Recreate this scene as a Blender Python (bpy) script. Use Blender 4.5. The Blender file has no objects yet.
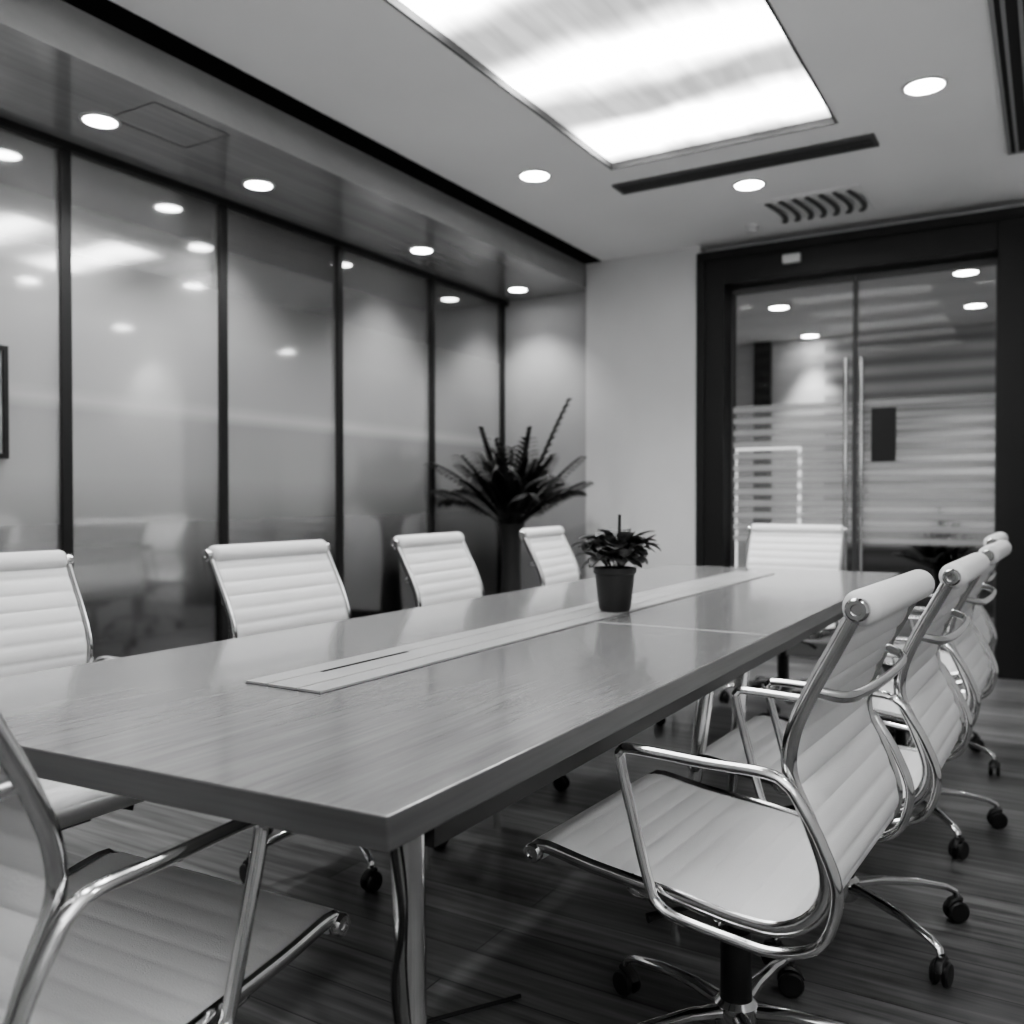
import bpy, bmesh, math, random
from mathutils import Vector, Matrix
random.seed(7)
C = bpy.context.scene.collection
PI = math.pi
try: bpy.context.scene.view_settings.look = 'AgX - Medium High Contrast'
except Exception: pass

# ---------------------------------------------------------------- materials
def nm(name):
    m = bpy.data.materials.new(name); m.use_nodes = True
    nt = m.node_tree
    for n in list(nt.nodes): nt.nodes.remove(n)
    o = nt.nodes.new('ShaderNodeOutputMaterial')
    return m, nt, o
def g(v): return (v, v, v, 1)
def pbr(name, col, rough=.5, metal=0., bump=0., bscale=200., spec=.5, coat=0., var=0., vscale=3., stretch=(1,1,1)):
    m, nt, o = nm(name)
    p = nt.nodes.new('ShaderNodeBsdfPrincipled')
    p.inputs['Base Color'].default_value = g(col)
    p.inputs['Roughness'].default_value = rough
    p.inputs['Metallic'].default_value = metal
    p.inputs['Specular IOR Level'].default_value = spec
    p.inputs['Coat Weight'].default_value = coat
    tc = nt.nodes.new('ShaderNodeTexCoord')
    mp = nt.nodes.new('ShaderNodeMapping'); mp.inputs['Scale'].default_value = stretch
    nt.links.new(tc.outputs['Object'], mp.inputs['Vector'])
    if var > 0:
        n = nt.nodes.new('ShaderNodeTexNoise'); n.inputs['Scale'].default_value = vscale
        n.inputs['Detail'].default_value = 6
        nt.links.new(mp.outputs[0], n.inputs['Vector'])
        r = nt.nodes.new('ShaderNodeMapRange')
        r.inputs[1].default_value = .3; r.inputs[2].default_value = .7
        r.inputs[3].default_value = col*(1-var); r.inputs[4].default_value = col*(1+var)
        nt.links.new(n.outputs['Fac'], r.inputs[0]); nt.links.new(r.outputs[0], p.inputs['Base Color'])
    if bump > 0:
        n2 = nt.nodes.new('ShaderNodeTexNoise'); n2.inputs['Scale'].default_value = bscale
        nt.links.new(mp.outputs[0], n2.inputs['Vector'])
        b = nt.nodes.new('ShaderNodeBump'); b.inputs['Strength'].default_value = bump; b.inputs['Distance'].default_value = .002
        nt.links.new(n2.outputs['Fac'], b.inputs['Height']); nt.links.new(b.outputs[0], p.inputs['Normal'])
    nt.links.new(p.outputs[0], o.inputs[0])
    return m
def emis(name, s, col=1.):
    m, nt, o = nm(name)
    e = nt.nodes.new('ShaderNodeEmission'); e.inputs[0].default_value = g(col); e.inputs[1].default_value = s
    nt.links.new(e.outputs[0], o.inputs[0]); return m

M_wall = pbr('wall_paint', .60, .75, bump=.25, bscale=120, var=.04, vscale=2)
M_wall2 = pbr('wall_paint_shade', .36, .7, bump=.25, bscale=120, var=.05, vscale=2)  # darker copy of the wall paint: shade of the recess put into the colour
M_ceil = pbr('ceiling_paint', .80, .8, var=.03, vscale=1)
M_black = pbr('black_frame', .014, .45, spec=.35)
M_slot = pbr('slot_black', .004, .8, spec=.1)
M_slat = pbr('vent_slat', .08, .5)
M_slat2 = pbr('vent_slat_grey', .26, .5)
M_cav = pbr('vent_cavity', .035, .8, spec=.2)
M_print = pbr('picture_print', .30, .5, var=.3, vscale=8)
M_chrome = pbr('polished_aluminium', .66, .13, metal=1., var=.06, vscale=20)
M_leather = pbr('white_upholstery', .76, .42, bump=.5, bscale=500)
M_rubber = pbr('black_plastic', .010, .4)
M_pot = pbr('pot_dark', .025, .45)
M_leaf = pbr('leaf_dark', .020, .5, var=.5, vscale=25)
M_leaf2 = pbr('leaf_variegated', .09, .45, var=.92, vscale=45)
M_soil = pbr('soil', .02, .9, bump=.8, bscale=80)
M_trunk = pbr('vase_dark', .03, .35)
M_edge = pbr('wood_edge', .10, .35, var=.15, vscale=4, stretch=(1,1,30))
M_leg = pbr('brushed_metal_leg', .5, .25, metal=1.)
M_panel = pbr('channel_cover', .44, .25, var=.05, vscale=4)
M_light = emis('downlight_lamp', 30.)
M_led = emis('led_strip', 1.6)
M_ring = pbr('downlight_ring', .6, .4)

def wood(name, c0, c1, rough, stretch, scale=3., coat=0.):
    m, nt, o = nm(name)
    p = nt.nodes.new('ShaderNodeBsdfPrincipled')
    tc = nt.nodes.new('ShaderNodeTexCoord')
    mp = nt.nodes.new('ShaderNodeMapping'); mp.inputs['Scale'].default_value = stretch
    nt.links.new(tc.outputs['Object'], mp.inputs['Vector'])
    n = nt.nodes.new('ShaderNodeTexNoise'); n.inputs['Scale'].default_value = scale
    n.inputs['Detail'].default_value = 10; n.inputs['Roughness'].default_value = .7; n.inputs['Distortion'].default_value = .3
    nt.links.new(mp.outputs[0], n.inputs['Vector'])
    r = nt.nodes.new('ShaderNodeValToRGB')
    r.color_ramp.elements[0].position = .3; r.color_ramp.elements[0].color = g(c0)
    r.color_ramp.elements[1].position = .7; r.color_ramp.elements[1].color = g(c1)
    nt.links.new(n.outputs['Fac'], r.inputs[0]); nt.links.new(r.outputs[0], p.inputs['Base Color'])
    p.inputs['Roughness'].default_value = rough
    p.inputs['Coat Weight'].default_value = coat; p.inputs['Coat Roughness'].default_value = .10
    b = nt.nodes.new('ShaderNodeBump'); b.inputs['Strength'].default_value = .08; b.inputs['Distance'].default_value = .001
    nt.links.new(n.outputs['Fac'], b.inputs['Height']); nt.links.new(b.outputs[0], p.inputs['Normal'])
    nt.links.new(p.outputs[0], o.inputs[0]); return m
M_table = wood('table_veneer', .17, .28, .26, (18, .9, 1), 3., .6)
M_soffit = wood('soffit_veneer', .20, .30, .22, (10, .4, 1), 1.2, 1.)

def floor_mat():
    m, nt, o = nm('floor_planks')
    p = nt.nodes.new('ShaderNodeBsdfPrincipled')
    tc = nt.nodes.new('ShaderNodeTexCoord')
    br = nt.nodes.new('ShaderNodeTexBrick')
    br.inputs['Color1'].default_value = g(.075); br.inputs['Color2'].default_value = g(.145); br.inputs['Mortar'].default_value = g(.02)
    br.inputs['Scale'].default_value = 1.; br.inputs['Mortar Size'].default_value = .002
    br.inputs['Brick Width'].default_value = 1.2; br.inputs['Row Height'].default_value = .14
    nt.links.new(tc.outputs['Object'], br.inputs['Vector'])
    mp = nt.nodes.new('ShaderNodeMapping'); mp.inputs['Scale'].default_value = (.8, 14, 1)
    nt.links.new(tc.outputs['Object'], mp.inputs['Vector'])
    n = nt.nodes.new('ShaderNodeTexNoise'); n.inputs['Scale'].default_value = 3; n.inputs['Detail'].default_value = 8
    nt.links.new(mp.outputs[0], n.inputs['Vector'])
    r = nt.nodes.new('ShaderNodeMapRange'); r.inputs[1].default_value=.3; r.inputs[2].default_value=.7; r.inputs[3].default_value=.45; r.inputs[4].default_value=1.8
    nt.links.new(n.outputs['Fac'], r.inputs[0])
    mx = nt.nodes.new('ShaderNodeMix'); mx.data_type = 'RGBA'; mx.blend_type = 'MULTIPLY'; mx.inputs['Factor'].default_value = 1
    nt.links.new(br.outputs['Color'], mx.inputs['A']); nt.links.new(r.outputs[0], mx.inputs['B'])
    nt.links.new(mx.outputs['Result'], p.inputs['Base Color'])
    p.inputs['Roughness'].default_value = .32
    nt.links.new(p.outputs[0], o.inputs[0]); return m
M_floor = floor_mat()

def glass_mat(name, stops, refl, tint=.9, frostcol=.6, stripes=None, rough=.02, ior=1.5, soft=.1):
    m, nt, o = nm(name); L = nt.links.new
    tc = nt.nodes.new('ShaderNodeTexCoord'); sp = nt.nodes.new('ShaderNodeSeparateXYZ'); L(tc.outputs['Object'], sp.inputs[0])
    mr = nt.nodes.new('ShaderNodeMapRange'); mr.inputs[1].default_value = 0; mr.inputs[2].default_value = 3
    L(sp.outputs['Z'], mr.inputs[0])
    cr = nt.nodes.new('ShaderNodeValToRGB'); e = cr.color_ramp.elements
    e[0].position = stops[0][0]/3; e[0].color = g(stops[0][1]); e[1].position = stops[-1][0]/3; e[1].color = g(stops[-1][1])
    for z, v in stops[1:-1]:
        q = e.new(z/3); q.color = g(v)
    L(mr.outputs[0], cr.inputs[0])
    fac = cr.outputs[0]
    if stripes:
        mu = nt.nodes.new('ShaderNodeMath'); mu.operation = 'MULTIPLY'; mu.inputs[1].default_value = 1/stripes[0]; L(sp.outputs['Z'], mu.inputs[0])
        fr = nt.nodes.new('ShaderNodeMath'); fr.operation = 'PINGPONG'; fr.inputs[1].default_value=.5; L(mu.outputs[0], fr.inputs[0])
        gt = nt.nodes.new('ShaderNodeMapRange'); gt.inputs[1].default_value=stripes[1]-soft; gt.inputs[2].default_value=stripes[1]+soft; gt.inputs[3].default_value=.25; gt.inputs[4].default_value=1; L(fr.outputs[0], gt.inputs[0])
        m2 = nt.nodes.new('ShaderNodeMath'); m2.operation = 'MULTIPLY'; L(gt.outputs[0], m2.inputs[0]); L(fac, m2.inputs[1])
        fac = m2.outputs[0]
    tr = nt.nodes.new('ShaderNodeBsdfTransparent'); tr.inputs[0].default_value = g(tint)
    df = nt.nodes.new('ShaderNodeBsdfDiffuse'); df.inputs[0].default_value = g(frostcol)
    tl = nt.nodes.new('ShaderNodeBsdfTranslucent'); tl.inputs[0].default_value = g(frostcol)
    md = nt.nodes.new('ShaderNodeMixShader'); md.inputs[0].default_value = .4; L(df.outputs[0], md.inputs[1]); L(tl.outputs[0], md.inputs[2])
    m1 = nt.nodes.new('ShaderNodeMixShader'); L(fac, m1.inputs[0]); L(tr.outputs[0], m1.inputs[1]); L(md.outputs[0], m1.inputs[2])
    gl = nt.nodes.new('ShaderNodeBsdfGlossy'); gl.inputs['Roughness'].default_value = rough; gl.inputs[0].default_value = g(.95)
    lw = nt.nodes.new('ShaderNodeFresnel'); lw.inputs[0].default_value = ior
    ad = nt.nodes.new('ShaderNodeMath'); ad.operation = 'ADD'; ad.inputs[1].default_value = refl; ad.use_clamp = True; L(lw.outputs[0], ad.inputs[0])
    m3 = nt.nodes.new('ShaderNodeMixShader'); L(ad.outputs[0], m3.inputs[0]); L(m1.outputs[0], m3.inputs[1]); L(gl.outputs[0], m3.inputs[2])
    L(m3.outputs[0], o.inputs[0]); return m
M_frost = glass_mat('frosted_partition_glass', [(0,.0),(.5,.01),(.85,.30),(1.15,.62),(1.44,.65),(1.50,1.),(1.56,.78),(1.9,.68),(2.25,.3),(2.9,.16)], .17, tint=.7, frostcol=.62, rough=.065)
M_doorglass = glass_mat('door_glass', [(0,.0),(.78,.0),(.8,.6),(1.76,.6),(1.78,.03),(2.9,.02)], .0, frostcol=.62, stripes=(.085,.25), ior=1.13, tint=.94)

def panel_mat():
    m, nt, o = nm('luminous_ceiling_membrane'); L = nt.links.new
    tc = nt.nodes.new('ShaderNodeTexCoord'); sp = nt.nodes.new('ShaderNodeSeparateXYZ'); L(tc.outputs['Object'], sp.inputs[0])
    mp = nt.nodes.new('ShaderNodeMapping'); mp.inputs['Scale'].default_value = (1.2, 1.6, 1); L(tc.outputs['Object'], mp.inputs[0])
    n = nt.nodes.new('ShaderNodeTexNoise'); n.inputs['Scale'].default_value = 1.3; n.inputs['Detail'].default_value = 2; L(mp.outputs[0], n.inputs['Vector'])
    a = nt.nodes.new('ShaderNodeMath'); a.operation = 'MULTIPLY_ADD'; a.inputs[1].default_value = .35; L(n.outputs['Fac'], a.inputs[0]); L(sp.outputs['Y'], a.inputs[2])
    b = nt.nodes.new('ShaderNodeMath'); b.operation = 'MULTIPLY_ADD'; b.inputs[1].default_value = 2*PI/.8; b.inputs[2].default_value = -2*PI*(4.32+.17)/.8; L(a.outputs[0], b.inputs[0])
    c = nt.nodes.new('ShaderNodeMath'); c.operation = 'COSINE'; L(b.outputs[0], c.inputs[0])
    r = nt.nodes.new('ShaderNodeMapRange'); r.interpolation_type='LINEAR'; r.inputs[1].default_value = -.9; r.inputs[2].default_value = 1; r.inputs[3].default_value = 0; r.inputs[4].default_value = 1
    L(c.outputs[0], r.inputs[0])
    pw = nt.nodes.new('ShaderNodeMath'); pw.operation='POWER'; pw.inputs[1].default_value=2.0; L(r.outputs[0], pw.inputs[0])
    r3 = nt.nodes.new('ShaderNodeMapRange'); r3.inputs[3].default_value=.85; r3.inputs[4].default_value=15; L(pw.outputs[0], r3.inputs[0])
    mp2 = nt.nodes.new('ShaderNodeMapping'); mp2.inputs['Scale'].default_value = (9, 1.0, 1); L(tc.outputs['Object'], mp2.inputs[0])
    n2 = nt.nodes.new('ShaderNodeTexNoise'); n2.inputs['Scale'].default_value = 1.5; L(mp2.outputs[0], n2.inputs['Vector'])
    r2 = nt.nodes.new('ShaderNodeMapRange'); r2.inputs[1].default_value=.35; r2.inputs[2].default_value=.65; r2.inputs[3].default_value=.8; r2.inputs[4].default_value=1.15
    L(n2.outputs['Fac'], r2.inputs[0])
    mu = nt.nodes.new('ShaderNodeMath'); mu.operation='MULTIPLY'; L(r3.outputs[0], mu.inputs[0]); L(r2.outputs[0], mu.inputs[1])
    e = nt.nodes.new('ShaderNodeEmission'); L(mu.outputs[0], e.inputs[1]); L(e.outputs[0], o.inputs[0]); return m
M_lum = panel_mat()

def stripe_wall():
    m, nt, o = nm('slatted_partition'); L = nt.links.new
    p = nt.nodes.new('ShaderNodeBsdfPrincipled')
    tc = nt.nodes.new('ShaderNodeTexCoord'); sp = nt.nodes.new('ShaderNodeSeparateXYZ'); L(tc.outputs['Object'], sp.inputs[0])
    mu = nt.nodes.new('ShaderNodeMath'); mu.operation = 'MULTIPLY'; mu.inputs[1].default_value = 1/.17; L(sp.outputs['Z'], mu.inputs[0])
    fr = nt.nodes.new('ShaderNodeMath'); fr.operation = 'PINGPONG'; fr.inputs[1].default_value=.5; L(mu.outputs[0], fr.inputs[0])
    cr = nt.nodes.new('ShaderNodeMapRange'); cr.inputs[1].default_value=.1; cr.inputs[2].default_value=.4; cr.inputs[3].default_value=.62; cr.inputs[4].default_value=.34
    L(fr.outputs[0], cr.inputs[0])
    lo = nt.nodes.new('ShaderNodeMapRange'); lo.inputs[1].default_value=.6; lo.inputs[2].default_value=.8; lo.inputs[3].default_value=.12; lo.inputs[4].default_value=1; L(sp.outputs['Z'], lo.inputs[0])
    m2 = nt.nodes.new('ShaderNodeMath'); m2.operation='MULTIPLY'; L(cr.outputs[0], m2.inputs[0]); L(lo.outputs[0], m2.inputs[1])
    L(m2.outputs[0], p.inputs['Base Color']); p.inputs['Roughness'].default_value=.4
    L(p.outputs[0], o.inputs[0]); return m
M_stripe = stripe_wall()

# ---------------------------------------------------------------- mesh helpers
class MB:
    def __init__(s): s.v=[]; s.f=[]
    def add(s, vs, fs):
        o=len(s.v); s.v += [tuple(v) for v in vs]; s.f += [tuple(i+o for i in f) for f in fs]; return s
    def box(s, a, b):
        x0,y0,z0=a; x1,y1,z1=b
        return s.add([(x0,y0,z0),(x1,y0,z0),(x1,y1,z0),(x0,y1,z0),(x0,y0,z1),(x1,y0,z1),(x1,y1,z1),(x0,y1,z1)],
              [(0,3,2,1),(4,5,6,7),(0,1,5,4),(1,2,6,5),(2,3,7,6),(3,0,4,7)])
    def prism(s, poly, z0, z1):
        n=len(poly)
        return s.add([(x,y,z0) for x,y in poly]+[(x,y,z1) for x,y in poly],
            [tuple(range(n-1,-1,-1)), tuple(range(n,2*n))]+[(i,(i+1)%n,n+(i+1)%n,n+i) for i in range(n)])
    def lathe(s, prof, c=(0,0,0), axis='Z', seg=24):
        vs=[]; n=len(prof)
        for k in range(seg):
            a=2*PI*k/seg
            for r,h in prof:
                x,y=r*math.cos(a), r*math.sin(a)
                p={'Z':(x,y,h),'X':(h,x,y),'Y':(y,h,x)}[axis]
                vs.append((p[0]+c[0],p[1]+c[1],p[2]+c[2]))
        fs=[]
        for k in range(seg):
            k2=(k+1)%seg
            for i in range(n-1): fs.append((k*n+i,k2*n+i,k2*n+i+1,k*n+i+1))
        fs.append(tuple(k*n for k in range(seg))[::-1]); fs.append(tuple(k*n+n-1 for k in range(seg)))
        return s.add(vs,fs)
    def tube(s, pts, rad, seg=10, closed=False, up=(0,0,1), rad2=None):
        P=[Vector(p) for p in pts]; n=len(P)
        if not isinstance(rad,(list,tuple)): rad=[rad]*n
        if rad2 is None: rad2=rad
        if not isinstance(rad2,(list,tuple)): rad2=[rad2]*n
        T=[]
        for i in range(n):
            if closed: t=P[(i+1)%n]-P[i-1]
            else: t=P[min(i+1,n-1)]-P[max(i-1,0)]
            T.append(t.normalized())
        u=Vector(up); a=(u-T[0]*u.dot(T[0]))
        if a.length<1e-4: a=Vector((1,0,0))-T[0]*T[0].x
        a.normalize(); vs=[]
        for i in range(n):
            a=(a-T[i]*a.dot(T[i])).normalized(); b=T[i].cross(a)
            for k in range(seg):
                th=2*PI*k/seg
                vs.append(P[i]+a*math.cos(th)*rad[i]+b*math.sin(th)*rad2[i])
        fs=[]
        m=n if closed else n-1
        for i in range(m):
            j=(i+1)%n
            for k in range(seg):
                k2=(k+1)%seg
                fs.append((i*seg+k,i*seg+k2,j*seg+k2,j*seg+k))
        if not closed:
            fs.append(tuple(range(seg))[::-1]); fs.append(tuple((n-1)*seg+k for k in range(seg)))
        return s.add(vs,fs)
    def obj(s, name, mat, parent=None, loc=(0,0,0), smooth=False, bevel=0, rotz=0, label=None):
        me=bpy.data.meshes.new(name); me.from_pydata(s.v,[],s.f); me.update()
        bm=bmesh.new(); bm.from_mesh(me); bmesh.ops.recalc_face_normals(bm, faces=bm.faces); bm.to_mesh(me); bm.free()
        me.materials.append(mat)
        o=bpy.data.objects.new(name,me); C.objects.link(o); o.location=loc; o.rotation_euler[2]=rotz
        if parent: o.parent=parent
        if smooth:
            for p in me.polygons: p.use_smooth=True
            try: me.set_sharp_from_angle(angle=math.radians(40))
            except Exception: pass
        if bevel:
            b=o.modifiers.new('bevel','BEVEL'); b.width=bevel; b.segments=2; b.limit_method='ANGLE'
        if label: o['label']=label
        return o
def empty(name, loc=(0,0,0), rotz=0, parent=None):
    o=bpy.data.objects.new(name,None); C.objects.link(o); o.location=loc; o.rotation_euler[2]=rotz
    o.empty_display_size=.1
    if parent: o.parent=parent
    return o
def tag(o, label, cat, group=None):
    o['label']=label; o['category']=cat
    if group: o['group']=group
    return o
def struct(o): o['kind']='structure'; return o
def catmull(pts, n=8, closed=False):
    out=[]; P=[Vector(p) for p in pts]; N=len(P)
    rng = range(N) if closed else range(N-1)
    for i in rng:
        if closed: p0,p1,p2,p3=P[i-1],P[i],P[(i+1)%N],P[(i+2)%N]
        else: p0,p1,p2,p3=P[max(i-1,0)],P[i],P[i+1],P[min(i+2,N-1)]
        for k in range(n):
            t=k/n
            out.append(.5*((2*p1)+(p2-p0)*t+(2*p0-5*p1+4*p2-p3)*t*t+(3*p1-p0-3*p2+p3)*t**3))
    if not closed: out.append(P[-1])
    return out
def copy_tree(o, parent=None):
    c=o.copy(); C.objects.link(c)
    if parent: c.parent=parent
    for ch in o.children: copy_tree(ch,c)
    return c
def sbox(name, a, b, mat, bevel=0):
    o=MB().box((0,0,0),(b[0]-a[0],b[1]-a[1],b[2]-a[2])).obj(name,mat,loc=a,bevel=bevel)
    return struct(o)

# ================================================================ ROOM
YF=6.43; ZC=2.94; ZS=2.75; XG=-3.93; XS=-3.13; XR=1.7; YB=-1.6; XN=-6.3
struct(MB().box((-6.4,-1.7,-.1),(1.8,10.0,0)).obj('floor',M_floor))
PX0,PX1,PY0,PY1=-2.12,-.91,.6,4.6
cm=MB()
cm.box((-2.99,YB,ZC),(PX0,YF,ZC+.12)); cm.box((PX1,YB,ZC),(XR,YF,ZC+.12))
cm.box((PX0,YB,ZC),(PX1,PY0,ZC+.12)); cm.box((PX0,PY1,ZC),(PX1,YF,ZC+.12))
struct(cm.obj('ceiling',M_ceil))
sbox('trim_1',(XS,YB,ZC-.006),(-2.99,YF-.12,ZC+.12),M_slot)
sf=sbox('trim_2',(XG-.05,YB,ZS),(XS,YF,ZC+.12),M_soffit)
wm=MB()
wm.box((-3.12,YF-.12,0),(-2.2,YF+.14,ZC))
wm.box((-2.2,YF,2.86),(-.1,YF+.14,ZC)); wm.box((-.1,YF,0),(XR,YF+.14,ZC))
struct(wm.obj('wall_far',M_wall))
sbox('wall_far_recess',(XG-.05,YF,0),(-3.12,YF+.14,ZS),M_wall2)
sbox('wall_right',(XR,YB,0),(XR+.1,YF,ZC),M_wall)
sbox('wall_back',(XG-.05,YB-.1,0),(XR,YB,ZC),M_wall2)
sbox('baseboard_far',(-3.14,YF-.135,0),(-2.23,YF-.12,.1),M_black)
sbox('baseboard_right',(XR-.015,YB,0),(XR,YF,.1),M_black)
ys=[-1.3,-.35,.6,1.56,2.51,3.43,4.37,5.37,6.36]
for i,y in enumerate(ys):
    sbox('trim_%d'%(i+3),(XG-.03,y-.025,0),(XG+.03,y+.025,ZS),M_black,.003)
sbox('trim_12',(XG-.035,YB,ZS-.035),(XG+.035,YF,ZS),M_black)
sbox('trim_13',(XG-.035,YB,0),(XG+.035,YF,.07),M_black)
for i in range(len(ys)-1):
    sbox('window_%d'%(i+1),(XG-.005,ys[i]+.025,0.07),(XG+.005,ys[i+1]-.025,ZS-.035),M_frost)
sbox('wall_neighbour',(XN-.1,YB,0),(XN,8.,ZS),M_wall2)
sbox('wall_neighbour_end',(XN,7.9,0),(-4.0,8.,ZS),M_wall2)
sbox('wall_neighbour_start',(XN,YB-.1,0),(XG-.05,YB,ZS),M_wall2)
sbox('ceiling_neighbour',(XN,YB,ZS),(XG-.05,8.,ZS+.1),M_soffit)
sbox('ceiling_corridor',(-3.6,YF+.14,ZS),(1.2,9.7,ZS+.1),M_ceil)
sbox('wall_corridor_side',(-3.6,YF+.14,0),(-3.5,9.7,ZS),M_wall)
sbox('wall_corridor_end',(1.1,YF+.14,0),(1.2,9.7,ZS),M_wall)
sbox('wall_corridor_far',(-3.5,9.5,0),(-2.0,9.6,ZS),M_wall)
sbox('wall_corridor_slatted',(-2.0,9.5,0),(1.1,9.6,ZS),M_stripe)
sbox('trim_20',(-2.70,9.42,0),(-2.53,9.5,ZS),M_black)

# door frame
FX0,FX1,HX0,HX1,HZ=-2.2,-.1,-2.02,-.30,2.64
fm=MB()
fm.box((FX0,YF-.13,0),(HX0,YF+.16,2.86)); fm.box((HX1,YF-.13,0),(FX1,YF+.16,2.86)); fm.box((HX0,YF-.13,HZ),(HX1,YF+.16,2.86))
fm.box((FX0-.02,YF-.15,2.82),(FX1+.03,YF-.13,2.88)); fm.box((FX0-.02,YF-.15,0),(FX0+.04,YF-.13,2.82)); fm.box((FX1-.04,YF-.15,0),(FX1+.03,YF-.13,2.82))
struct(fm.obj('trim_30',M_black,bevel=.004))
sbox('trim_31',(HX0,YF-.02,-.0),(HX1,YF+.1,.012),M_leg)
def door(name,x0,x1,hx):
    w=x1-x0; t=.04; s=.012
    d=MB()
    d.box((0,0,0),(s,t,HZ-.02)); d.box((w-s,0,0),(w,t,HZ-.02)); d.box((s,0,0),(w-s,t,.09)); d.box((s,0,HZ-.06),(w-s,t,HZ-.02))
    o=struct(d.obj(name,M_slat,loc=(x0,YF+.03,.013)))
    MB().box((s,.015,.09),(w-s,.025,HZ-.06)).obj('glass_pane',M_doorglass,parent=o)
    h=MB(); hx-=x0
    h.tube([(hx,-.05,.55),(hx,-.05,2.05)],.016,16)
    for z in (.75,1.85): h.tube([(hx,-.05,z),(hx,.015,z)],.010,10)
    h.obj('door_handle',M_chrome,parent=o,smooth=True,label='long vertical chrome pull bar')
    return o
xm=(HX0+HX1)/2
door('door_1',HX0+.004,xm-.003,xm-.05); door('door_2',xm+.003,HX1-.004,xm+.05)
sg=tag(MB().box((0,0,0),(.155,.008,.36)).obj('door_notice',M_black,loc=(-1.055,YF+.036,1.36),bevel=.002),'dark rectangular notice plate fixed on the glass door','sign')
ms=MB().box((0,0,0),(.12,.05,.06)).obj('motion_sensor',M_ring,loc=(-1.60,YF-.18,2.72),bevel=.008)
tag(ms,'small pale sensor box above the glass door','sensor')
lf=MB(); lf.box((0,0,0),(.68,.02,.03)); lf.box((.65,0,-1.6),(.68,.02,0)); lf.box((0,0,-1.6),(.03,.02,0))
tag(lf.obj('lit_frame',M_led,loc=(-2.84,9.2,1.61)),'tall glowing rectangular light outline in the corridor','light')

# ================================================================ ceiling fittings
lp=empty('ceiling_light_panel',(0,0,0)); tag(lp,'large luminous ceiling panel glowing white with soft bands','ceiling light')
MB().box((PX0+.012,PY0+.012,ZC+.03),(PX1-.012,PY1-.012,ZC+.05)).obj('diffuser',M_lum,parent=lp)
fr=MB()
fr.box((PX0,PY0,ZC-.004),(PX0+.012,PY1,ZC+.06)); fr.box((PX1-.012,PY0,ZC-.004),(PX1,PY1,ZC+.06))
fr.box((PX0+.012,PY0,ZC-.004),(PX1-.012,PY0+.012,ZC+.06)); fr.box((PX0+.012,PY1-.012,ZC-.004),(PX1-.012,PY1,ZC+.06))
fr.obj('panel_frame',M_slat,parent=lp)

def vent(name,x0,y0,x1,y1,along,n,label,cav,sl):
    r=empty(name,(x0,y0,ZC)); w=x1-x0; d=y1-y0
    MB().box((0,0,-.006),(w,d,0)).obj('vent_cavity',cav,parent=r)
    f=MB(); t=.018
    f.box((-t,-t,-.012),(0,d+t,0)); f.box((w,-t,-.012),(w+t,d+t,0)); f.box((0,-t,-.012),(w,0,0)); f.box((0,d,-.012),(w,d+t,0))
    f.obj('vent_frame',sl,parent=r)
    s=MB()
    for i in range(n):
        if along=='X':
            y=d*(i+.5)/n; s.box((0,y-.005,-.014),(w,y+.005,-.006))
        else:
            x=w*(i+.5)/n; s.box((x-.008,0,-.014),(x+.008,d,-.006))
    s.obj('louvre',sl,parent=r)
    return tag(r,label,'air vent')
vent('air_vent',-2.2,4.84,-.8,4.97,'X',3,'long narrow dark slot air vent in the white ceiling',M_cav,M_slat)
vent('air_vent',-.20,1.2,.25,5.45,'Y',8,'long wide louvred air grille in the ceiling',M_cav,M_slat2)
r=empty('ceiling_diffuser',(-1.28,5.82,ZC)); tag(r,'square ceiling air diffuser with curved blades','air vent')
MB().box((-.3,-.27,-.006),(.3,.27,0)).obj('diffuser_plate',M_ceil,parent=r,bevel=.002)
for i in range(7):
    x=-.25+i*.08
    pts=[(x+.05*math.sin(PI*t/10),-.22+.044*t,-.012-.02*math.sin(PI*t/10)) for t in range(11)]
    MB().tube(pts,.004,6,rad2=.018,up=(0,0,1)).obj('blade',M_slat,parent=r)
sd=tag(MB().lathe([(0.001,-.035),(.03,-.035),(.045,-.012),(.05,0)],seg=24).obj('smoke_detector',M_ring,loc=(-1.75,6.05,ZC),smooth=True),'small round white smoke detector on ceiling','smoke detector')

def downlight_proto(mat):
    r=empty('recessed_downlight')
    m=MB(); prof=[(.078,-.001),(.082,-.008),(.095,-.006),(.098,0)]
    vs=[];fs=[];n=len(prof);seg=32
    for k in range(seg):
        a=2*PI*k/seg
        for q,h in prof: vs.append((q*math.cos(a),q*math.sin(a),h))
    for k in range(seg):
        for i in range(n-1):
            fs.append((k*n+i,((k+1)%seg)*n+i,((k+1)%seg)*n+i+1,k*n+i+1))
    m.add(vs,fs); m.obj('trim_ring',M_ring,parent=r,smooth=True)
    MB().lathe([(.001,-.005),(.078,-.005),(.078,-.001),(.001,-.001)],seg=32).obj('lamp_lens',mat,parent=r)
    return r
def spot(x,y,z,e,size=110,blend=.7,name='spot'):
    l=bpy.data.lights.new(name,'SPOT'); l.energy=e; l.spot_size=math.radians(size); l.spot_blend=blend; l.shadow_soft_size=.06
    o=bpy.data.objects.new(name,l); C.objects.link(o); o.location=(x,y,z); return o
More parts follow.
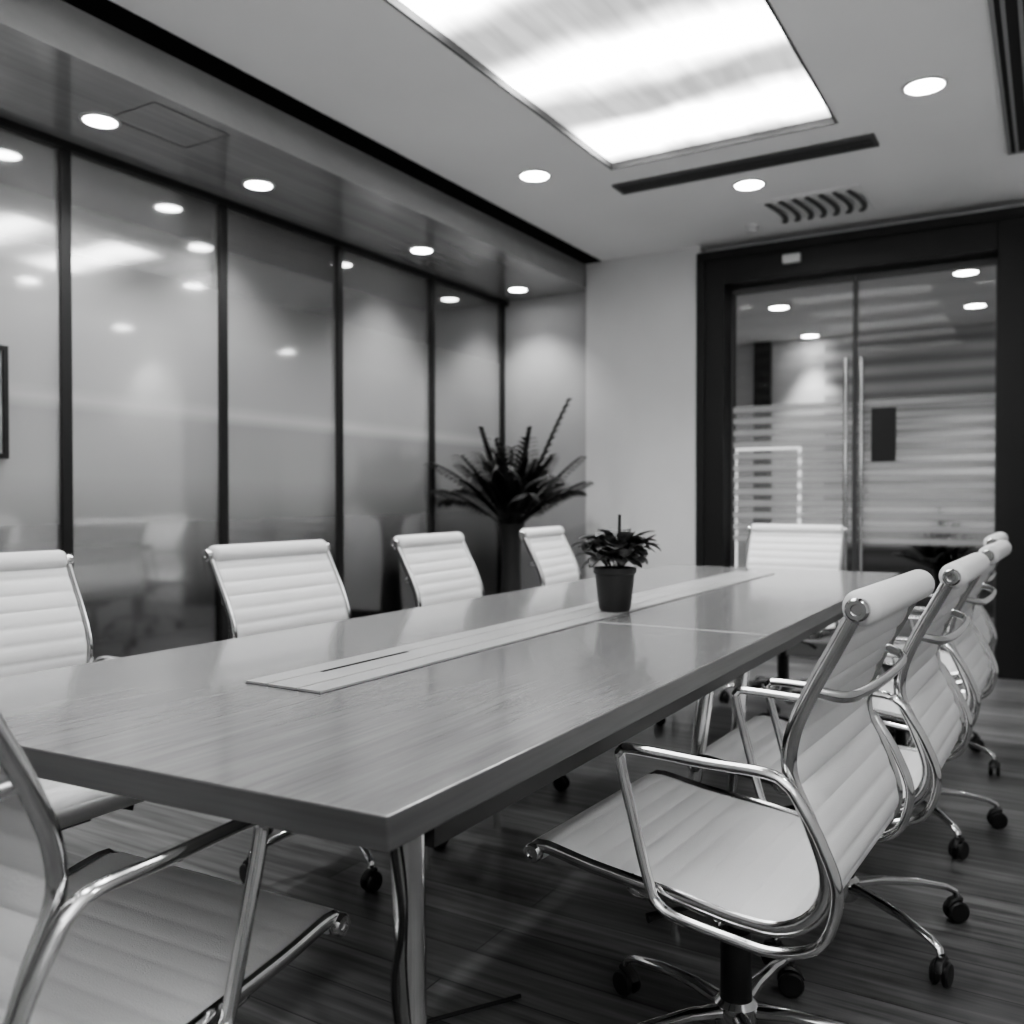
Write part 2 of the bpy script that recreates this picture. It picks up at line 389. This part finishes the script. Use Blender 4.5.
pos=[(-2.53,4.46,ZC,85),(-1.53,5.23,ZC,70),(-.50,4.39,ZC,70),(-2.53,2.2,ZC,0),(.65,6.1,ZC,80),(.9,1.9,ZC,35),  # last one in this row is unseen, added to light the right-hand chair backs
     (-3.56,2.45,ZS,85),(-3.57,3.37,ZS,80),(-3.58,4.80,ZS,80),(-3.60,6.08,ZS,50),(-3.56,1.2,ZS,35),(-3.56,0,ZS,0),
     (-2.02,7.8,ZS,110),(-.55,7.3,ZS,0),(-.575,8.58,ZS,170),(-2.1,9.3,ZS,90)]
P0=downlight_proto(M_light)
for i,(x,y,z,e) in enumerate(pos):
    o=P0 if i==0 else copy_tree(P0)
    o.location=(x,y,z)
    if z==ZS and y<6.4: o.scale=(.85,.85,1)
    tag(o,'round white recessed downlight, lit','ceiling light','recessed downlights')
    if e: spot(x,y,z-.03,e,70 if y==9.3 else 110)
a=MB(); x0,x1,y0,y1=-3.5,-3.2,2.45,2.85
for q in ((x0,y0,x1,y0+.006),(x0,y1-.006,x1,y1),(x0,y0,x0+.006,y1),(x1-.006,y0,x1,y1)):
    a.box((q[0],q[1],ZS-.002),(q[2],q[3],ZS))
struct(a.obj('trim_40',M_slat))
def area(x,y,z,sx,sy,e,rot=(0,0,0)):
    l=bpy.data.lights.new('area','AREA'); l.shape='RECTANGLE'; l.size=sx; l.size_y=sy; l.energy=e
    o=bpy.data.objects.new('area',l); C.objects.link(o); o.location=(x,y,z); o.rotation_euler=rot
area(-5.2,3.5,ZS-.03,.6,5.,75)  # lamp added in the neighbour room to backlight the frosted glass
area(.9,-.6,1.7,1.4,1.4,95,(math.radians(172),0,math.radians(20)))  # unseen fill lamp added behind the camera, aimed up to brighten the ceiling

pf=empty('picture_frame',(XG+.007,1.88,1.28)); tag(pf,'thin black framed picture fixed on the frosted glass partition','picture')
q=MB(); q.box((0,0,0),(.02,.022,.49)); q.box((0,.336,0),(.02,.358,.49)); q.box((0,.022,0),(.02,.336,.022)); q.box((0,.022,.468),(.02,.336,.49)); q.obj('frame',M_black,parent=pf)
MB().box((0,.022,.022),(.008,.336,.468)).obj('print',M_print,parent=pf)

# ================================================================ TABLE
T=empty('conference_table',(-1.2,2.68,0)); tag(T,'long grey wood veneer conference table with metal legs','table')
def L(p): return (p[0]+1.2,p[1]-2.68)
poly=[L(p) for p in ((-.628,.778),(-1.776,.70),(-1.776,4.62),(-.628,4.66))][::-1]
tt=MB().prism(poly,.708,.75).obj('table_top',M_table,parent=T,bevel=.003)
tt.data.materials.append(M_edge)
for p in tt.data.polygons:
    if abs(p.normal.z)<.5: p.material_index=1
ins=[L(p) for p in ((-.70,.93),(-1.70,.90),(-1.70,4.54),(-.70,4.56))][::-1]
fr=MB()
def beam(m,p,q,w,z0,z1):
    p=Vector(p);q=Vector(q);d=(q-p).normalized();s=Vector((-d.y,d.x))*w/2
    m.prism([tuple(p+s),tuple(p-s),tuple(q-s),tuple(q+s)],z0,z1)
for i in range(4): beam(fr,ins[i],ins[(i+1)%4],.05,.655,.7079)
for y in (1.6,2.22,2.5,3.4): beam(fr,L((-.73,y)),L((-1.68,y)),.05,.655,.7079)
fr.obj('underframe',M_rubber,parent=T)
ch=MB(); x0,x1=L((-1.32,0))[0],L((-1.13,0))[0]; ya,yb=L((0,1.21))[1],L((0,4.3))[1]
ch.box((x0,ya,.7501),(x0+.054,yb,.755)); ch.box((x0+.058,ya,.7501),(x1-.058,yb,.755)); ch.box((x1-.054,ya,.7501),(x1,yb,.755))
ch.obj('cable_channel_cover',M_panel,parent=T,label='pale inlaid cable channel cover strip')
MB().box((x0-.001,ya-.002,.7501),(x1+.002,yb+.001,.7508)).obj('channel_gap',M_slot,parent=T)
MB().box((x0+.058,ya+.14,.7551),(x0+.068,ya+.42,.7556)).obj('cable_slot',M_slot,parent=T,label='narrow black cable opening')
sm=MB(); sm.box((x1+.004,L((0,2.33))[1],.7501),(L((-.63,0))[0],L((0,2.345))[1],.7506))
sm.obj('joint_strip',M_panel,parent=T)
for (x,y,dx,dy) in ((-.680,.88,.0,.03),(-1.70,.84,-.02,.02),(-.74,2.2,-.07,-.05),(-1.66,2.2,.07,-.05),(-.74,2.50,-.07,.05),(-1.66,2.50,.07,.05),(-.71,4.5,.02,.0),(-1.69,4.5,-.02,.0)):
    lx,ly=L((x,y))
    MB().tube([(lx,ly,.7079),(lx,ly,.69),(lx+dx*.5,ly+dy*.5,.35),(lx+dx,ly+dy,.02),(lx+dx,ly+dy,0)],[.022,.022,.016,.012,.014],20).obj('leg',M_chrome,parent=T,smooth=True)
cb=catmull([(-.680,.848,.70),(-.660,.845,.60),(-.672,.846,.5),(-.640,.858,.3),(-.655,.88,.12),(-.72,.9,.02),(-.95,1.0,.006),(-1.2,1.3,.006),(-1.0,1.7,.006)],8)
MB().tube([tuple(Vector(p)-Vector((-1.2,2.68,0))) for p in cb],.0045,8).obj('power_cable',M_rubber,parent=T,smooth=True,label='thin black cable hanging down beside the leg')

# ================================================================ CHAIR
PR=[(.300,.440),(.275,.452),(.17,.437),(0,.421),(-.10,.409),(-.17,.414),(-.222,.450),(-.240,.51),(-.215,.59),(-.182,.665),(-.186,.73),(-.214,.80),(-.250,.87),(-.280,.93)]
cur=catmull([(0,f,z) for f,z in PR],10)
def resample(pts, step):
    d=[0]
    for i in range(1,len(pts)): d.append(d[-1]+(pts[i]-pts[i-1]).length)
    n=int(d[-1]/step); out=[]; j=0
    for i in range(n+1):
        t=d[-1]*i/n
        while j<len(d)-2 and d[j+1]<t: j+=1
        u=(t-d[j])/max(1e-9,d[j+1]-d[j]); out.append(pts[j].lerp(pts[j+1],min(1,u)))
    return out,d[-1]
S,LEN=resample(cur,.0045)
split=min(range(len(S)),key=lambda i:(S[i]-Vector((0,-.222,.450))).length)
W=.25
def sling(a,b,amp):
    m=MB(); rows=[]; cols=[-W,-W+.012,-W*.5,0,W*.5,W-.012,W]
    pitch=.044
    for i in range(a,b+1):
        t=(S[min(i+1,len(S)-1)]-S[max(i-1,0)]).normalized(); nrm=Vector((0,t.z,-t.y))
        s=i*LEN/(len(S)-1); pf=abs(math.sin(PI*s/pitch))**.4
        row=[]
        for ci,x in enumerate(cols):
            e=.35 if ci in(0,6) else 1
            row.append(S[i]+Vector((x,0,0))+nrm*(.003+(.0062-amp)*e+amp*pf*e))
        for ci,x in reversed(list(enumerate(cols))):
            e=.35 if ci in(0,6) else 1
            row.append(S[i]+Vector((x,0,0))-nrm*(.003+.0065*pf*e))
        rows.append(row)
    k=len(rows[0]); vs=[v for r in rows for v in r]; fs=[]
    for i in range(len(rows)-1):
        for j in range(k): fs.append((i*k+j,i*k+(j+1)%k,(i+1)*k+(j+1)%k,(i+1)*k+j))
    fs.append(tuple(range(k))); fs.append(tuple((len(rows)-1)*k+j for j in range(k)))
    m.add(vs,fs)
    return m
CH=empty('conference_chair')
m=sling(2,split,.0032); m.lathe([(.015,-W),(.019,-W+.004),(.019,W-.004),(.015,W)],c=(0,.298,.437),axis='X',seg=20)
m.obj('seat',M_leather,parent=CH,smooth=True,label='white ribbed upholstered seat')
m=sling(split+1,len(S)-3,.0060); m.lathe([(.016,-W-.004),(.026,-W+.002),(.029,-W+.01),(.029,W-.01),(.026,W-.002),(.016,W+.004)],c=(0,-.284,.934),axis='X',seg=24)
m.obj('backrest',M_leather,parent=CH,smooth=True,label='white backrest with horizontal ribs and rolled top')
for sx in (-1,1):
    m=MB(); x=sx*(W+.011)
    m.tube([(x,p.y,p.z) for p in S[::4]],.013,10,up=(0,0,1),rad2=.008)
    for (fy,fz,q) in ((.298,.437,.0),(-.284,.934,.0)):
        m.lathe([(.005,-.008),(.015,-.010),(.018,-.006),(.018,.006),(.015,.010),(.009,.010),(.008,.006),(.002,.006)] if sx>0 else [(.002,-.006),(.008,-.006),(.009,-.010),(.015,-.010),(.018,-.006),(.018,.006),(.015,.010),(.005,.008)],c=(x+sx*.004,fy,fz),axis='X',seg=24)
    m.obj('side_rail',M_chrome,parent=CH,smooth=True,label='polished aluminium side rail')
    x2=sx*(W+.036)
    A=[(.105,.645),(.102,.665),(.08,.671),(-.05,.668),(-.15,.668),(-.185,.655),(-.205,.63),(-.237,.575),(-.262,.50),(-.238,.42),(-.17,.388),(-.09,.390),(.00,.400),(.035,.415),(.05,.445),(.08,.55)]
    pts=catmull([(x2,f,z) for f,z in A],6,True)
    MB().tube([tuple(p) for p in pts],.0115,10,closed=True,up=(1,0,0),rad2=.009).obj('armrest',M_chrome,parent=CH,smooth=True,label='polished aluminium loop armrest')
for pts,r1,r2 in (([(-W-.008,-.222,.80),(-W+.03,-.259,.79),(-.10,-.269,.785),(.10,-.269,.785),(W-.03,-.259,.79),(W+.008,-.222,.80)],.010,.007),
    ([(-W-.008,-.06,.412),(-W+.04,-.05,.385),(-.08,-.02,.375),(.08,-.02,.375),(W-.04,-.05,.385),(W+.008,-.06,.412)],.014,.008),
    ([(-W-.008,.10,.428),(-W+.04,.09,.395),(-.08,.05,.378),(.08,.05,.378),(W-.04,.09,.395),(W+.008,.10,.428)],.014,.008)):
    MB().tube([tuple(p) for p in catmull(pts,6)],r1,10,rad2=r2).obj('crossbar',M_chrome,parent=CH,smooth=True)
m=MB(); m.box((-.075,-.09,.335),(.075,.10,.375)); m.tube([(.07,.03,.352),(.16,.04,.350),(.22,.05,.34)],[.006,.006,.012],8)
m.tube([(-.07,.0,.352),(-.15,.06,.345),(-.19,.10,.335)],[.006,.006,.010],8)
m.obj('tilt_mechanism',M_rubber,parent=CH,bevel=.008,label='black plastic tilt mechanism with lever')
m=MB(); m.lathe([(.030,.09),(.030,.26),(.027,.265),(.018,.266),(.018,.34)],seg=24); m.obj('gas_column',M_rubber,parent=CH,smooth=True)
BS=MB(); BS.lathe([(.034,.075),(.042,.085),(.042,.125),(.032,.135)],seg=28)
for k in range(5):
    a=2*PI*k/5; ca,sa=math.cos(a),math.sin(a)
    rr=[.03,.10,.20,.28,.305,.31]; zz=[.112,.116,.108,.092,.080,.064]
    BS.tube([(r_*ca,r_*sa,z_) for r_,z_ in zip(rr,zz)],[.014,.012,.010,.008,.008,.008],10,up=(0,0,1),rad2=[.018,.014,.012,.011,.011,.010])
base=BS.obj('base',M_chrome,parent=CH,smooth=True,label='five-star polished aluminium base')
cs=MB()
for s in (-1,1):
    cs.lathe([(.006,s*.013-.007),(.024,s*.013-.007),(.028,s*.013-.003),(.028,s*.013+.003),(.024,s*.013+.007),(.006,s*.013+.007)],c=(0,0,0),axis='Y',seg=20)
cs.tube([(-.024,0,.008),(-.016,0,.026),(0,0,.033),(.012,0,.030)],.008,8,rad2=.012)
cs.tube([(0,0,.02),(0,0,.045)],.008,8)
cast=cs.obj('caster',M_rubber,parent=base,smooth=True,label='black twin-wheel caster')
for k in range(5):
    a=2*PI*k/5
    o=cast if k==0 else cast.copy()
    if k: C.objects.link(o); o.parent=base
    o.location=(.31*math.cos(a),.31*math.sin(a),.0285); o.rotation_euler[2]=a+.5*k

D=math.radians
chairs=[(-.522,1.715,87,156.6,'white ribbed swivel chair with chrome arms drawn up to the table'),
 (-.46,2.42,88,36,None),(-.44,3.30,88,22,None),(-.48,4.18,89,50,None),
 (-2.06,1.24,-90,10,None),(-1.90,2.12,-88,40,None),(-1.90,3.01,-84,0,None),(-1.92,4.00,-82,25,None),
 (-1.24,4.90,180,60,'white ribbed swivel chair at the far short end of the table'),
 (-1.20,.748,3,20,'white ribbed swivel chair tucked under the short table end')]
for i,(x,y,rz,br,lb) in enumerate(chairs):
    o=CH if i==len(chairs)-1 else copy_tree(CH)
    o.location=(x,y,0); o.rotation_euler[2]=D(rz)
    for c_ in o.children:
        if c_.name.startswith('base'): c_.rotation_euler[2]=D(br-rz)
    tag(o,lb or 'white ribbed conference chair with polished aluminium frame beside table','chair','conference chairs around the table')

# ================================================================ TABLE PLANT
def leafblade(m,base,dirv,length,width,droop,fold=.25,nseg=7,lim=None):
    d=Vector(dirv).normalized(); up=Vector((0,0,1)); side=d.cross(up)
    if side.length<.05: side=Vector((1,0,0))
    side.normalize(); p=Vector(base); vs=[]; st=length/nseg
    for i in range(nseg+1):
        t=i/nseg; w=width*(math.sin(PI*min(1,t*.93+.05))**.8)*.5+.0004
        nn=side.cross(d)
        vs += [p-side*w+nn*w*fold, p.copy(), p+side*w+nn*w*fold]
        d=(d-Vector((0,0,droop/nseg))).normalized(); p=p+d*st
    if lim:
        for v in vs:
            v.x=max(v.x,lim[0]); v.y=min(v.y,lim[1])
    fs=[]
    for i in range(nseg):
        for j in range(2): fs.append((i*3+j,i*3+j+1,i*3+3+j+1,i*3+3+j))
    m.add(vs,fs)
PP=empty('potted_plant',(-1.17,2.57,.7551)); tag(PP,'small leafy plant in a dark pot standing on the table','potted plant')
MB().lathe([(.001,0),(.045,0),(.050,.01),(.062,.115),(.067,.118),(.067,.135),(.060,.135),(.056,.115),(.001,.112)],seg=32).obj('pot',M_pot,parent=PP,smooth=True)
MB().lathe([(.001,.1125),(.055,.1125),(.05,.12),(.001,.124)],seg=20).obj('soil',M_soil,parent=PP,smooth=True)
m=MB()
for i in range(110):
    a=random.uniform(0,2*PI); el=random.uniform(-.1,1.2); r0=random.uniform(.01,.085)
    z=.155+random.uniform(0,.09)*(1-r0*5)
    leafblade(m,(r0*math.cos(a),r0*math.sin(a),z),(math.cos(a)*math.cos(el),math.sin(a)*math.cos(el),math.sin(el)),random.uniform(.05,.08),random.uniform(.044,.064),random.uniform(.5,1.3))
m.obj('foliage',M_leaf2,parent=PP)
m=MB()
for i in range(12):
    a=2*PI*i/12; m.tube([(.01*math.cos(a),.01*math.sin(a),.118),(.04*math.cos(a),.04*math.sin(a),.155),(.07*math.cos(a),.07*math.sin(a),.18)],.002,6)
m.tube([(.012,0,.12),(.016,0,.30)],.005,8)
m.obj('stem',M_leaf,parent=PP)

# ================================================================ PALM
PL=empty('potted_palm',(-3.37,5.6,0)); tag(PL,'tall dark palm in slim floor vase by the glass partition','potted plant')
MB().lathe([(.001,0),(.10,0),(.105,.02),(.080,.35),(.068,.6),(.072,.78),(.085,.88),(.10,.93),(.09,.93),(.07,.86),(.001,.84)],seg=32).obj('vase',M_trunk,parent=PL,smooth=True)
m=MB(); st=MB(); Rv=Vector((.857,.515,0))
def frond(d,length,droop,lw,n=18):
    p=Vector((.03*d.x,.03*d.y,.88)); pts=[p.copy()]
    for k in range(n):
        d=(d-Vector((0,0,droop/n*(k/n)*1.6))).normalized(); p=p+d*length/n
        p.x=max(p.x,-.5); p.y=min(p.y,.62); pts.append(p.copy())
        if k>=4:
            side=d.cross(Vector((0,0,1))).normalized()
            ll=.165*math.sin(PI*min(1,(k-3)/(n-1)*.72+.22))
            for s in (-1,1):
                leafblade(m,p,(d*1.0+side*s*.8+Vector((0,0,.10))),ll,lw,.9,nseg=4,lim=(-.53,.68))
    st.tube([tuple(q) for q in pts],.007,6)
for i in range(38):
    a=i*2.399; el=random.uniform(1.05,1.4) if i%2 else random.uniform(.65,1.05)
    d=Vector((math.cos(a)*math.cos(el),math.sin(a)*math.cos(el),math.sin(el)))
    frond(d,random.uniform(.45,.68),random.uniform(.5,1.3),.034)
for (t,e,ln,dr) in ((.36,.93,1.0,.3),(-.62,.78,.74,.9),(.72,.65,.62,.6),(.15,.98,.72,.3),(-.25,.97,.74,.3),(.6,.8,.70,.5),(-.72,.6,.58,.7)):
    frond((Rv*t+Vector((0,0,e))).normalized(),ln,dr,.036)
m.obj('foliage',M_leaf,parent=PL); st.obj('stem',M_leaf,parent=PL)
P2=copy_tree(PL); P2.location=(-.74,7.7,0); P2.scale=(.6,.6,.6); P2.rotation_euler[2]=1.2
tag(P2,'smaller dark palm in a floor vase in the corridor','potted plant')

# ================================================================ camera, world
w=bpy.data.worlds.new('world'); bpy.context.scene.world=w; w.use_nodes=True
w.node_tree.nodes['Background'].inputs[0].default_value=g(.5); w.node_tree.nodes['Background'].inputs[1].default_value=.3
cd=bpy.data.cameras.new('camera'); cam=bpy.data.objects.new('camera',cd); C.objects.link(cam)
cam.location=(0,0,1.1); cam.rotation_euler=(D(90-.76),0,D(31))
cd.sensor_width=36; cd.lens=900/1024*36; cd.clip_start=.02
cd.dof.use_dof=True; cd.dof.focus_distance=1.6; cd.dof.aperture_fstop=3.5
bpy.context.scene.camera=cam
